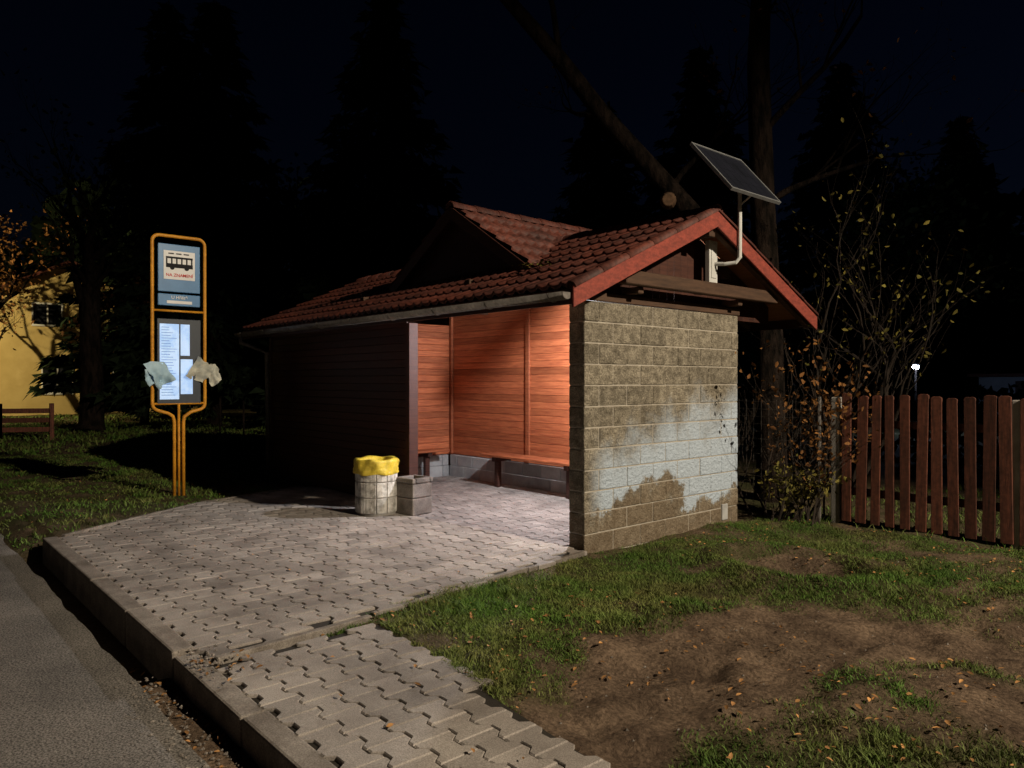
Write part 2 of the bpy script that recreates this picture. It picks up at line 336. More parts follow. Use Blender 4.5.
# ---------------------------------------------------------------- bus shelter
sh=empty('bus_shelter')
b=MB();BL,BH=.40,.195
for c in range(13):
    z0=-.195+c*BH;off=0 if c%2 else -.2
    y=off
    while y<2.53:
        ya_=max(0,y)+.004;yb_=min(2.53,y+BL)-.004
        if yb_-ya_>.03:
            j=max(-.003,min(.006,R.gauss(0,.003)));b.box(-.20,0+j,ya_ if ya_>.01 else 0,yb_,z0+.005,z0+BH-.005)
        y+=BL
b.obj('block_wall',M['wall'],sh,bevel=.009,seg=2)
b=MB();b.box(-.192,-.008,.008,2.522,-.2,2.335);b.obj('wall_mortar',M['mortar'],sh)
def siding(bm,axis_,c,a0,a1,z0,z1,t=.022,h=.098):
    z=z0
    while z<z1-.01:
        ze=min(z+h-.002,z1);j=R.uniform(-.0012,.0012)
        if axis_=='x': bm.box(a0,a1,c+j,c+t+j,z,ze)
        else: bm.box(c+j,c+t+j,a0,a1,z,ze)
        z+=h
b=MB();siding(b,'x',2.28,-5.09,-.205,.42,2.96);siding(b,'y',-5.13,.115,2.275,.42,2.50)
b.obj('timber_lining',M['wood'],sh,bevel=.005)
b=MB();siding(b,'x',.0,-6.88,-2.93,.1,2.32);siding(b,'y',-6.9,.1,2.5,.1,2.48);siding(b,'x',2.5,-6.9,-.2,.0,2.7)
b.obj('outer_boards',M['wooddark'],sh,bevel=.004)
b=MB();b.box(-6.87,-2.95,.03,.09,.05,2.3);b.box(-5.2,-5.135,.1,2.4,.05,2.5);b.box(-5.1,-.21,2.31,2.49,.0,2.86);b.obj('wall_core',M['wooddark'],sh)
b=MB();b.box(-2.94,-2.86,-.01,.12,.07,2.30);b.box(-6.93,-6.85,-.01,.1,.07,2.3);b.obj('corner_posts',M['wooddark'],sh,bevel=.005)
b=MB();b.box(-5.125,-5.05,.1,.16,.07,2.5)
b.box(-3.28,-3.20,2.25,2.278,.42,2.95);b.box(-5.10,-5.04,2.235,2.278,.42,2.95);b.box(-1.4,-1.32,2.25,2.278,.42,2.95)
b.obj('wooden_posts',M['wood'],sh,bevel=.005)
b=MB()
for i in range(13):
    b.box(-5.05+i*.39,-5.05+i*.39+.384,2.2,2.31,.06,.238);b.box(-5.05+i*.39-.2*(i>0),-5.05+i*.39+.184,2.215,2.31,.242,.41)
for i in range(6):
    y=.12+i*.39;b.box(-5.13,-5.04,y,min(y+.384,2.19),.06,.238);b.box(-5.13,-5.055,y,min(y+.384,2.19),.242,.41)
b.obj('concrete_plinth',M['plinth'],sh,bevel=.006)
b=MB()
for k in range(3): b.box(-3.85,-.25,1.86+k*.118,1.965+k*.118,.505,.54)
for k in range(3): b.box(-5.03+k*.118,-4.925+k*.118,.25,1.95,.505,.54)
b.obj('bench_seat',M['wood'],sh,bevel=.006)
b=MB()
for x in (-3.55,-2.1,-.7):
    b.box(x-.04,x+.04,1.88,2.19,.44,.503);b.box(x-.04,x+.04,1.93,2.0,.07,.44)
for y in (.5,1.6):
    b.box(-5.02,-4.72,y-.04,y+.04,.44,.503);b.box(-4.86,-4.79,y-.04,y+.04,.07,.44)
b.obj('bench_legs',M['wooddark'],sh,bevel=.005)
EY,EZ,RY,RZ,XR,XL=-.42,2.36,1.66,3.30,.29,-6.95
BY=RY*2-EY
cs=math.hypot(RY-EY,RZ-EZ);vF=Vector((0,(RY-EY)/cs,(RZ-EZ)/cs));vB=Vector((0,-vF.y,vF.z))
def tiles(name,O,U,V,lu,lv,N):
    O=Vector(O);U=Vector(U);V=Vector(V);N=Vector(N);nu=int(lu/.0215)+1;us=np.linspace(0,lu,nu)
    prof=.017*np.cos(2*np.pi*us/.15)+.006*np.cos(4*np.pi*us/.15);rows=int(round(lv/.32));P=[];st=lv/rows
    for r in range(rows):
        for (v,h) in ((r*st,.012),(r*st,.048),((r+1)*st+.03,.012)):
            jit=.006*fbm(np.floor(us/.3)*3.3+r*7,us*0+r,2)
            vj=v+.016*fbm(np.floor(us/.3)*2.7+r*11,us*0+r,1) if r else v
            q=np.array(O)[None,:]+us[:,None]*np.array(U)+(np.ones(nu)*vj)[:,None]*np.array(V)+((prof+h+jit)[:,None])*np.array(N);P.append(q)
    P=np.concatenate(P)
    F=[]
    for r in range(rows):
        for s in (0,1):
            a=np.arange(nu-1)+(r*3+s)*nu;F.append(np.stack([a,a+1,a+nu+1,a+nu],-1))
    return mesh_np(name,P,np.concatenate(F),M['tile'],sh)
def nrm(v,sgn=1):
    n=Vector((0,-v.z,v.y)) if v.y>0 else Vector((0,v.z,-v.y));return n
tiles('front_roof_tiles',(XR,EY,EZ+.03),(-1,0,0),vF,XR-XL,cs,nrm(vF))
tiles('rear_roof_tiles',(XR,BY,EZ+.03),(-1,0,0),vB,XR-XL,cs,nrm(vB))
b=MB()
for e,r_ in (((EY,EZ),(RY,RZ)),((RY,RZ),(BY,EZ))):
    b.add([(XR-.02,e[0],e[1]),(XL,e[0],e[1]),(XL,r_[0],r_[1]),(XR-.02,r_[0],r_[1]),(XR-.02,e[0],e[1]+.025),(XL,e[0],e[1]+.025),(XL,r_[0],r_[1]+.025),(XR-.02,r_[0],r_[1]+.025)],[(0,1,2,3),(7,6,5,4),(0,4,5,1),(1,5,6,2),(2,6,7,3),(3,7,4,0)])
b.obj('roof_deck',M['ceil'],sh)
b=MB();x=.2
while x>-6.9:
    if abs(x)>.25 or x>0:
        b.beam((x,EY+.03,EZ-.045),(x,RY,RZ-.055),.07,.10);b.beam((x,RY,RZ-.055),(x,BY-.03,EZ-.045),.07,.10)
    x-=.78
b.beam((XR-.05,RY,RZ-.14),(XL+.05,RY,RZ-.14),.1,.14)
b.obj('rafters',M['beam'],sh,bevel=.005)
b=MB()
b.box(-6.85,-.21,.0,.12,2.335,2.45);b.box(-6.85,-.03,2.3,2.42,2.75,2.86)
b.box(-.17,-.03,-.02,2.62,2.345,2.43)
b.box(.1,.2,.35,3.05,2.50,2.63)
b.box(-.1,.12,.62,.70,2.435,2.5);b.box(-.1,.12,2.35,2.43,2.435,2.5)
for x in (-1.9,-4.2): b.box(x-.05,x+.05,.12,2.28,2.62,2.73)
b.obj('tie_beams',M['beam'],sh,bevel=.008)
b=MB()
y=.05
while y<3.35:
    y1=min(y+.118,3.4)
    zt=lambda q:RZ-abs(q-RY)*(RZ-EZ)/(RY-EY)-.01
    zb=2.432 if y<2.6 else 2.3
    if zt(y)-zb>.03 and zt(y1)-zb>.02:
        b.add([(-.14,y,zb),(-.12,y,zb),(-.12,y1,zb),(-.14,y1,zb),(-.14,y,zt(y)),(-.12,y,zt(y)),(-.12,y1,zt(y1)),(-.14,y1,zt(y1))],[(0,3,2,1),(4,5,6,7),(0,1,5,4),(1,2,6,5),(2,3,7,6),(3,0,4,7)])
    y+=.121
b.obj('gable_boards',M['wooddark'],sh,bevel=.003)
b=MB()
for s in (0,1):
    ey=EY-.04 if s==0 else BY+.04;ez=EZ-.018
    b.add([(XR-.01,ey,ez-.125),(XR+.018,ey,ez-.125),(XR+.018,ey,ez+.06),(XR-.01,ey,ez+.06),(XR-.01,RY,RZ-.12),(XR+.018,RY,RZ-.12),(XR+.018,RY,RZ+.065),(XR-.01,RY,RZ+.065)],[(0,1,2,3),(7,6,5,4),(0,4,5,1),(1,5,6,2),(2,6,7,3),(3,7,4,0)])
b.obj('barge_boards',M['barge'],sh,bevel=.004)
def caps(name,p,q,r=.075,up=(0,0,1),n=None):
    b=MB();p=Vector(p);q=Vector(q);d=q-p;L=d.length;n=n or round(L/.36);d.normalize();u=Vector(up);sd=d.cross(u).normalized();u=sd.cross(d)
    for i in range(n):
        vs=[];a0=p+d*(L*i/n);a1=p+d*(L*(i+1)/n+.03)
        for (c,rr) in ((a0,r*1.0),(a1,r*.86)):
            for rad in (rr,rr-.014):
                for k in range(9):
                    t=math.pi*k/8;vs.append(c+sd*(math.cos(t)*rad)+u*(math.sin(t)*rad))
        f=[]
        for k in range(8): f+=[(k,k+1,18+k+1,18+k),(9+k+1,9+k,27+k,27+k+1),(k,9+k,9+k+1,k+1)]
        b.add(vs,f)
    return b.obj(name,M['tile'],sh,smooth=True)
caps('ridge_caps',(XR+.02,RY,RZ+.03),(XL,RY,RZ+.03),.09)
caps('verge_caps_front',(XR-.02,EY-.03,EZ+.03),(XR-.02,RY,RZ+.045),.06)
caps('verge_caps_rear',(XR-.02,BY+.03,EZ+.03),(XR-.02,RY,RZ+.045),.06)
CX,CZ,CY0,CY1,SL=-2.55,3.64,.38,2.9,.62
for s,HW in ((1,1.62),(-1,1.45)):
    cl=math.hypot(HW,HW*SL)
    V=Vector((-s*HW/cl,0,HW*SL/cl));N=Vector((s*HW*SL/cl,0,HW/cl))
    tiles('cross_gable_tiles',(CX+s*HW,CY0,CZ-HW*SL+.03),(0,1,0),V,CY1-CY0,cl,N)
b=MB()
for s,HW in ((1,1.62),(-1,1.45)):
    P=[(CX,CZ),(CX+s*HW,CZ-HW*SL)]
    b.add([(x,y,z+dz) for dz in (0,.025) for (x,z) in P for y in (CY0+.02,CY1)],[(0,1,3,2),(4,6,7,5),(0,2,6,4),(1,5,7,3),(0,4,5,1),(2,3,7,6)])
b.obj('cross_gable_deck',M['wooddark'],sh)
b=MB();b.add([(CX-1.4,.52,2.55),(CX+1.45,.52,2.55),(CX+1.45,.52,CZ-1.45*SL-.01),(CX,.52,CZ-.01),(CX-1.4,.52,CZ-1.4*SL-.01)],[(0,1,2,3,4)])
b.obj('cross_gable_face',M['wooddark'],sh)
b=MB()
for s,HW in ((1,1.62),(-1,1.36)):
    b.add([(x,y,z) for y in (CY0-.015,CY0+.012) for (x,z) in ((CX,CZ+.06),(CX,CZ-.1),(CX+s*HW,CZ-HW*SL-.1),(CX+s*HW,CZ-HW*SL+.04))],[(0,1,2,3),(7,6,5,4),(0,4,5,1),(1,5,6,2),(2,6,7,3),(3,7,4,0)])
b.obj('cross_gable_barge',M['wooddark'],sh,bevel=.004)
caps('cross_ridge_caps',(CX,CY0-.02,CZ+.03),(CX,CY1,CZ+.03),.09)
b=MB();gy0,gz0,gr=-.50,2.345,.065;vs=[]
for x in (.27,-6.95):
    for rad in (gr,gr-.006):
        for k in range(13):
            t=math.pi+math.pi*k/12;vs.append((x,gy0+math.cos(t)*rad,gz0+math.sin(t)*rad))
f=[]
for k in range(12): f+=[(k,k+1,26+k+1,26+k),(13+k+1,13+k,39+k,39+k+1),(k,13+k,13+k+1,k+1)]
b.add(vs,f);b.add(vs[:13],[tuple(range(13))])
for i in range(9):
    x=.1-i*.85;b.tube([(x,gy0+math.cos(math.pi+math.pi*k/8)*(gr+.004),gz0+math.sin(math.pi+math.pi*k/8)*(gr+.004)) for k in range(9)]+[(x,EY+.02,EZ-.02)],.007,5)
b.tube([(-6.85,gy0,2.29),(-6.85,gy0,2.2),(-6.85,-.08,2.05),(-6.85,-.06,.1)],.035,10)
b.obj('rain_gutter',M['gut'],sh,smooth=True)
b=MB();b.box(XL,XR-.03,EY-.025,EY-.002,EZ-.11,EZ+.02);b.box(XL,XR-.03,BY+.002,BY+.025,EZ-.11,EZ+.02);b.obj('fascia',M['wooddark'],sh,bevel=.003)
LX,LY,LZ=-1.15,1.35,2.34
b=MB();b.box(LX-.12,LX+.12,LY-.08,LY+.08,LZ+.07,LZ+.12);b.beam((LX,LY,LZ+.12),(LX,LY,3.1),.03,.03,(0,1,0));b.beam((-1.355,1.468,2.41),(-1.57,1.437,2.23),.04,.04,(0,1,0));b.beam((-1.355,1.468,2.41),(-1.15,1.40,2.43),.02,.02,(0,1,0));b.obj('lamp_housing_and_shadow_bar',M['metal'],sh,bevel=.004)  # slanted bar and its arm are added to cast the diagonal back-wall shadow
b=MB();b.box(LX-.06,LX+.06,LY-.04,LY+.04,LZ+.052,LZ+.068);b.obj('lamp_diffuser',M['led'],sh)
ld=bpy.data.lights.new('shelter_lamp_light','POINT');ld.shadow_soft_size=.03;ld.energy=430;ld.color=(.93,.94,1)
lo=link(bpy.data.objects.new('shelter_lamp_light',ld),sh);lo.location=(LX,LY,LZ)
leafcards('roof_leaves',np.stack([NR.uniform(-1.2,-.6,90),NR.uniform(.15,.7,90),NR.uniform(0,1,90)*0+2.8],-1),.03,M['leafy'],sh,flat=True)
# ---------------------------------------------------------------- solar panel and pole
so=empty('solar_panel')
A=Vector((.117,1.46,4.05));Ud=Vector((0,1,0));Vd=Vector((.651,0,-.759));Nn=Ud.cross(Vd).normalized()
if Nn.z<0: Nn=-Nn
def prism(bm,u0,u1,v0,v1,n0,n1):
    vs=[A+Ud*u+Vd*v+Nn*n for n in (n0,n1) for v in (v0,v1) for u in (u0,u1)]
    bm.add(vs,[(0,2,3,1),(4,5,7,6),(0,1,5,4),(2,6,7,3),(0,4,6,2),(1,3,7,5)])
W_,H_=.93,.74
b=MB();prism(b,0,W_,0,.018,-.03,.006);prism(b,0,W_,H_-.018,H_,-.03,.006);prism(b,0,.018,.018,H_-.018,-.03,.006);prism(b,W_-.018,W_,.018,H_-.018,-.03,.006);b.obj('frame',M['metal'],so,bevel=.002)
b=MB();prism(b,.018,W_-.018,.018,H_-.018,-.02,-.004);b.obj('backing',mat('panel_grid',(.05,.055,.06)),so)
b=MB()
for i in range(6):
    for j in range(4):
        u0=.024+i*(W_-.048)/6;v0=.024+j*(H_-.048)/4;prism(b,u0+.002,u0+(W_-.048)/6-.002,v0+.002,v0+(H_-.048)/4-.002,-.0035,-.001)
b.obj('cells',M['cellcol'],so)
C=A+Ud*(W_/2)+Vd*(H_/2)
b=MB();px,py=.335,2.02
b.tube([(.05,1.93,2.86),(.2,1.95,2.84),(.30,2.0,2.85),(px,py,2.90),(px,py,3.2),(px,py,C.z-.06)],.022,10)
b.beam(C-Vd*.3-Nn*.045+Ud*.1,C+Vd*.3-Nn*.045+Ud*.1,.03,.03,Nn);b.beam(C-Ud*.35-Nn*.045,C+Ud*.35-Nn*.045,.03,.03,Nn)
b.tube([(px,py,3.45),C+Vd*.26-Nn*.05+Ud*.09],.01,6)
b.obj('pole',M['pale'],so,smooth=False)
b=MB();b.box(.03,.085,1.84,1.99,2.635,3.10);b.box(.086,.094,1.87,1.96,2.7,3.06);b.obj('mounting_channel',M['pale'],so,bevel=.006)
# ---------------------------------------------------------------- bus stop sign
bs=empty('bus_stop_sign');sx=-6.07;y0,y1=-2.0,-1.31;zt,zb=3.58,1.17
def arc(cy,cz,r,a0,a1,n=6): return [(sx,cy+r*math.cos(math.radians(a0+(a1-a0)*i/n)),cz+r*math.sin(math.radians(a0+(a1-a0)*i/n))) for i in range(n+1)]
b=MB();r=.09
b.tube([(sx,-1.72,0),(sx,-1.72,zb-.12),(sx,-1.74,zb-.05),(sx,-1.80,zb-.01),(sx,-1.90,zb+.02)]+arc(y0+r,zb+.12,r,250,180,4)+arc(y0+r,zt-r,r,180,90)+arc(y1-r,zt-r,r,90,0)+arc(y1-r,zb+.12,r,0,-70,4)+[(sx,-1.50,zb-.0),(sx,-1.585,zb-.06),(sx,-1.60,zb-.14),(sx,-1.60,0)],.024,10)
b.tube([(sx,-1.66,.02),(sx,-1.66,zb+.12)],.018,8)
b.tube([(sx,y0,2.56),(sx,y1,2.56)],.016,8);b.tube([(sx,y0,zb+.12),(sx,y1,zb+.12)],.016,8)
b.obj('frame',M['yellow'],bs,smooth=True)
b=MB();b.box(sx-.02,sx+.02,-1.93,-1.38,2.82,3.47);b.box(sx-.02,sx+.02,-1.93,-1.38,2.63,2.79);b.obj('blue_plate',M['blue'],bs,bevel=.006)
b=MB();b.box(sx+.021,sx+.025,-1.86,-1.45,2.99,3.38);b.box(sx+.021,sx+.025,-1.82,-1.49,2.66,2.70)
b.obj('white_field',M['white'],bs)
bk=MB();X0=sx+.026;X1=sx+.029
bk.box(X0,X1,-1.83,-1.48,3.275,3.30);bk.box(X0,X1,-1.83,-1.48,3.15,3.205)
for i in range(6): bk.box(X0,X1,-1.83+i*.0655,-1.83+i*.0655+.018,3.2,3.28)
for yy in (-1.75,-1.56): bk.tube([(X0,yy,3.15),(X1+.001,yy,3.15)],.03,14)
for i in range(3): bk.box(X0,X1,-1.80+i*.1,-1.80+i*.1+.07,3.335,3.35)
bk.obj('bus_pictogram',M['black'],bs)
def text(s,y,z,sz,mt,nm):
    c=bpy.data.curves.new(nm,'FONT');c.body=s;c.size=sz;c.align_x='CENTER';c.extrude=.001;c.offset=.0008;c.materials.append(mt);o=link(bpy.data.objects.new(nm,c),bs);o.location=(sx+.0275,y,z);o.rotation_euler=(math.pi/2,0,math.pi/2)
text('NA ZNAMENÍ',-1.655,3.03,.058,M['redp'],'request_text')
text('U Hřiště',-1.655,2.725,.06,M['white'],'stop_name')
b=MB();b.box(sx-.015,sx+.015,-1.94,-1.37,1.29,2.45);b.obj('timetable_board',mat('dark_case',(.05,.06,.075),rough=.4),bs,bevel=.006)
tm=mat('glowing_timetable_paper',(.5,.66,.85),(.25,.42,.7),5,.5,ramp=(.45,.6),emit=(.42,.62,1),es=.62)  # bluish emission put into the sheets so they look brightly lit
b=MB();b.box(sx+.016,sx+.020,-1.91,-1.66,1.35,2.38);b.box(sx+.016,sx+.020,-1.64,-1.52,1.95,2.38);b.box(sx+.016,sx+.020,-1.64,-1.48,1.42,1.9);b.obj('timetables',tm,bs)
b=MB()
for k in range(26):
    zz=2.33-k*.037;b.box(sx+.0205,sx+.022,-1.89,-1.89+R.uniform(.1,.2),zz,zz+.006)
b.obj('timetable_print',M['blue'],bs)
def paper(nm,cy,cz,w,h,rot,mt,sd):
    n=9;u,v=np.meshgrid(np.linspace(-.5,.5,n),np.linspace(-.5,.5,n),indexing='ij')
    dx=.14*fbm(u*2.6+sd,v*2.6+sd,3)+.06;Y=u*w+.03*fbm(v*3+sd,u,2);Z=v*h*(1-.35*u)+.05*fbm(u*3+sd,v*0+sd,2);c,s=math.cos(rot),math.sin(rot)
    V=np.stack([sx+.03+dx,cy+Y*c-Z*s,cz+Y*s+Z*c],-1).reshape(-1,3);I=np.arange(n*n).reshape(n,n);F=np.stack([I[:-1,:-1],I[1:,:-1],I[1:,1:],I[:-1,1:]],-1).reshape(-1,4)
    mesh_np(nm,V,F,mt,bs)
paper('notice_paper',-1.92,1.70,.26,.34,.5,M['paper'],3);paper('notice_paper_b',-1.40,1.74,.26,.28,-.6,M['paper2'],8);paper('notice_paper_c',-2.03,1.66,.16,.2,.2,M['paper'],13);paper('notice_paper_d',-1.22,1.70,.15,.28,.3,M['paper2'],19)
# ---------------------------------------------------------------- litter bin
bn=empty('litter_bin');c=(-2.86,-.46,.07)
b=MB();b.lathe([(0,0),(.222,0),(.228,.02),(.235,.3),(.232,.57),(.225,.60),(.19,.60),(.185,.1),(0,.1)],c,40);b.obj('drum',M['conc'],bn,smooth=False)
b=MB()
for k in range(12):
    a=2*math.pi*k/12;a2=2*math.pi*(k+.93)/12
    for (z0,z1) in ((.03,.2),(.212,.375),(.388,.5)):
        vs=[]
        for rad in (.225,.243):
            for aa in (a,(a+a2)/2,a2):
                for z in (z0,z1): vs.append((c[0]+rad*math.cos(aa),c[1]+rad*math.sin(aa),c[2]+z))
        b.add(vs,[(0,2,3,1),(2,4,5,3),(6,7,9,8),(8,9,11,10),(0,1,7,6),(4,10,11,5),(1,3,9,7),(3,5,11,9),(0,6,8,2),(2,8,10,4)])
b.obj('concrete_panels',M['binw'],bn,bevel=.006,seg=2)
b=MB();b.lathe([(.247,.465),(.258,.48),(.252,.50),(.258,.52),(.25,.54),(.257,.56),(.252,.585),(.256,.605),(.25,.625),(.235,.64),(.19,.632),(.165,.56),(.14,.45),(.0,.42)],c,96,.03);b.obj('yellow_bag',M['bag'],bn,smooth=True)
cb=empty('concrete_planter');b=MB();q=(-2.58,-.13,.07)
mt=Matrix.Translation(q)@Matrix.Rotation(.15,4,'Z')
b.box(-.15,.15,-.15,.15,0,.19,mt);b.box(-.145,.148,-.148,.146,.195,.36,mt)
for a0,a1,b0,b1 in ((-.16,.16,-.16,-.11),(-.16,.16,.11,.16),(-.16,-.11,-.107,.107),(.11,.16,-.107,.107)): b.box(a0,a1,b0,b1,.362,.42,mt)
b.obj('body',M['kerb'],cb,bevel=.012,seg=2)
# ---------------------------------------------------------------- fences
fe=empty('wooden_fence');b=MB();x=.93
while x<8:
    if abs(x-2.53)>.07:
        h=1.39+R.gauss(0,.014);t=R.gauss(0,.012);w2=.05+R.gauss(0,.003);m=Matrix.Translation((x,3.2,.06))@Matrix.Rotation(t,4,'Y')
        b.add([m@Vector(p) for p in ((-w2,-.012,0),(w2,-.012,0),(w2,.012,0),(-w2,.012,0),(-w2,-.012,h-.012),(w2,-.012,h-.012),(w2,.012,h-.012),(-w2,.012,h-.012),(-.03,-.012,h),(.03,-.012,h),(.03,.012,h),(-.03,.012,h))],[(0,3,2,1),(0,1,5,4),(4,5,9,8),(1,2,6,5),(5,6,10,9),(2,3,7,6),(6,7,11,10),(3,0,4,7),(7,4,8,11),(8,9,10,11)])
    x+=.152
b.obj('pickets',M['fence'],fe,bevel=.003)
b=MB();b.box(.8,8,3.225,3.27,.35,.43);b.box(.8,8,3.225,3.27,1.1,1.18);b.obj('rails',M['fence'],fe,bevel=.004)
b=MB()
for x in (.80,2.53,5.0,7.5): b.box(x-.05,x+.05,3.2,3.31,-.1,1.42)
b.obj('posts',M['conc'],fe,bevel=.01)
wf=empty('wire_fence');b=MB()
b.tube([(.62,3.2,-.1),(.62,3.2,1.42)],.022,8);b.tube([(-.6,3.2,-.1),(-.6,3.2,1.42)],.022,8)
for i in range(15):
    z=.1+i*.09;b.tube([(-.6,3.2,z),(.0,3.2,z-.008),(.62,3.2,z)],.0018,4)
for i in range(13): b.tube([(-.6+i*.1,3.2,.08),(-.6+i*.1,3.2,1.38)],.0018,4)
b.obj('mesh',M['gut'],wf)
lf=empty('low_wooden_fence');b=MB()
for i,(p,q) in enumerate((((-19.7,-3.4),(-19.1,-2.2)),((-19.1,-2.2),(-18.6,-1.1)))):
    for z in (.3,.55,.8): b.beam((*p,z),(*q,z),.03,.13)
    b.beam((*p,.0),(*p,1.0),.1,.1,(1,0,0));b.beam((*q,.0),(*q,1.0),.1,.1,(1,0,0))
b.obj('rails',M['fence'],lf,bevel=.004)
b=MB()
for i in range(14): b.tube([(-17.5+i*.9,3+i*.35,0),(-17.5+i*.9,3+i*.35,1.1)],.03,6)
for z in (.3,.6,.9): b.tube([(-17.5,3,z),(-5.8,7.55,z)],.008,4)
b.obj('post_and_wire_fence',M['barkd'])
# ---------------------------------------------------------------- trees
def branch(bm,p,d,L,r,dep,tips,n=7,up=.15,spread=.7,kids=3):
    pts=[p];rs=[r];seg=5;dd=d.copy()
    for i in range(seg):
        dd=(dd+Vector((R.gauss(0,.16),R.gauss(0,.16),R.gauss(0,.1)+up*.2))).normalized();p=p+dd*(L/seg);pts.append(p);rs.append(r*(1-.55*(i+1)/seg))
    bm.tube(pts,rs,max(3,n),cap=False)
    if dep==0:
        tips.extend([tuple(q) for q in pts[2:]]);return
    for k in range(kids+(1 if R.random()<.4 else 0)):
        t=R.uniform(.3,1) if k else 1.0;i=min(seg,int(t*seg));q=pts[i]
        nd=(dd+Vector((R.gauss(0,spread),R.gauss(0,spread),R.gauss(0,spread*.6)+up))).normalized()
        branch(bm,q,nd,L*R.uniform(.55,.8),rs[i]*R.uniform(.5,.75),dep-1,tips,n-2,up,spread,kids)
def leaves_at(tips,per,sp):
    T=np.array(tips);P=np.repeat(T,per,axis=0);return P+NR.normal(0,sp,P.shape)
def tree(name,base,H,r,dep,lm,per,sp,size,up=.2,spread=.6,lean=(0,0),kids=3,trunkfrac=.4,keep=1.0):
    e=empty(name);b=MB();tips=[]
    p=Vector(base);tp=[p+Vector((lean[0]*t*H*trunkfrac+R.gauss(0,.03),lean[1]*t*H*trunkfrac+R.gauss(0,.03),t*H*trunkfrac)) for t in (0,.06,.3,.6,1)]
    b.tube(tp,[r*1.5,r*1.1,r,r*.92,r*.8],12,cap=False)
    for k in range(kids+1):
        a=2*math.pi*k/(kids+1)+R.random();d=Vector((math.cos(a)*spread,math.sin(a)*spread,.9)).normalized()
        branch(b,tp[-1] if k%2 else tp[-2],d,H*(1-trunkfrac)*.5,r*.6,dep,tips,8,up,spread,kids)
    branch(b,tp[-1],Vector((lean[0],lean[1],1)).normalized(),H*(1-trunkfrac)*.55,r*.7,dep,tips,8,up,spread,kids)
    b.obj('trunk_and_limbs',M['barkd'],e,smooth=True)
    if per:
        P=leaves_at(tips,per,sp);P=P[NR.random(len(P))<keep];leafcards('foliage',P,size,lm,e)
    return e
e=empty('old_tree');b=MB();tips=[]
b.tube([(-.55,4.3,-.1),(-.58,4.3,.5),(-.62,4.3,2.2),(-.75,4.35,4),(-.85,4.4,6),(-.8,4.5,8.5)],[.28,.2,.18,.165,.15,.11],14,cap=False)
b.tube([(-.6,4.3,2.3),(-1.2,4.25,3.35),(-2.1,4.08,4.44),(-2.75,3.4,5.5),(-3.18,2.86,6.37),(-4.0,2.1,7.7)],[.17,.165,.15,.13,.12,.09],12,cap=False)
for q,d in (((-2.1,4.08,4.44),(.1,.3,1)),((-2.75,3.4,5.5),(-1,.4,.6)),((-.8,4.4,5),(1,.2,.8)),((-.85,4.4,6),(-.4,.6,1)),((-.75,4.35,4),(1,.4,.5)),((-3.18,2.86,6.37),(.3,-.4,1))):
    branch(b,Vector(q),Vector(d).normalized(),1.8,.05,3,tips,6,.15,.5)
b.obj('trunk_and_limbs',M['barkd'],e,smooth=True)
b=MB();b.tube([(-2.05,4.0,4.25),(-2.0,3.90,4.23),(-1.93,3.82,4.22)],[.13,.12,.09],14);b.obj('sawn_stub',M['saw'],e,bevel=.01)
P=leaves_at(tips,1,.1);leafcards('foliage',P[NR.random(len(P))<.25],.04,M['leafo'],e)
e=empty('bare_tree');b=MB();tips=[]
for a,h in ((0,1.9),(1.3,2.1),(2.5,1.8),(3.6,2.2),(5.0,1.9)):
    branch(b,Vector((-.1+.1*math.cos(a),5.4+.1*math.sin(a),0)),Vector((.28*math.cos(a),.28*math.sin(a),1)).normalized(),h,.06,3,tips,7,.22,.42)
b.obj('trunk_and_limbs',M['bark'],e,smooth=True);P=leaves_at(tips,1,.07);leafcards('foliage',P[NR.random(len(P))<.5],.035,M['leafy'],e)
e=empty('shrub');b=MB();tips=[]
for i in range(20):
    branch(b,Vector((R.uniform(-.1,.75),R.uniform(2.75,3.5),-.02)),Vector((R.gauss(0,.25),R.gauss(0,.25),1)).normalized(),R.uniform(.6,1.15),.014,2,tips,5,.3,.5)
b.obj('stems',M['bark'],e);P=leaves_at(tips,2,.06);P=P[(P[:,2]>0)&(P[:,0]>.06)&(NR.random(len(P))<.5)];leafcards('foliage',P,.03,M['leafo'],e)
e=empty('leafy_shrub');b=MB();tips=[]
for i in range(9): branch(b,Vector((R.uniform(.2,.75),R.uniform(2.7,2.95),-.02)),Vector((R.gauss(0,.3),R.gauss(0,.3),1)).normalized(),R.uniform(.2,.4),.008,2,tips,4,.2,.6)
b.obj('stems',M['bark'],e);P=leaves_at(tips,2,.05);P=P[(P[:,2]>.02)&(P[:,0]>.05)];leafcards('foliage',P[NR.random(len(P))<.6],.032,M['leafy'],e)
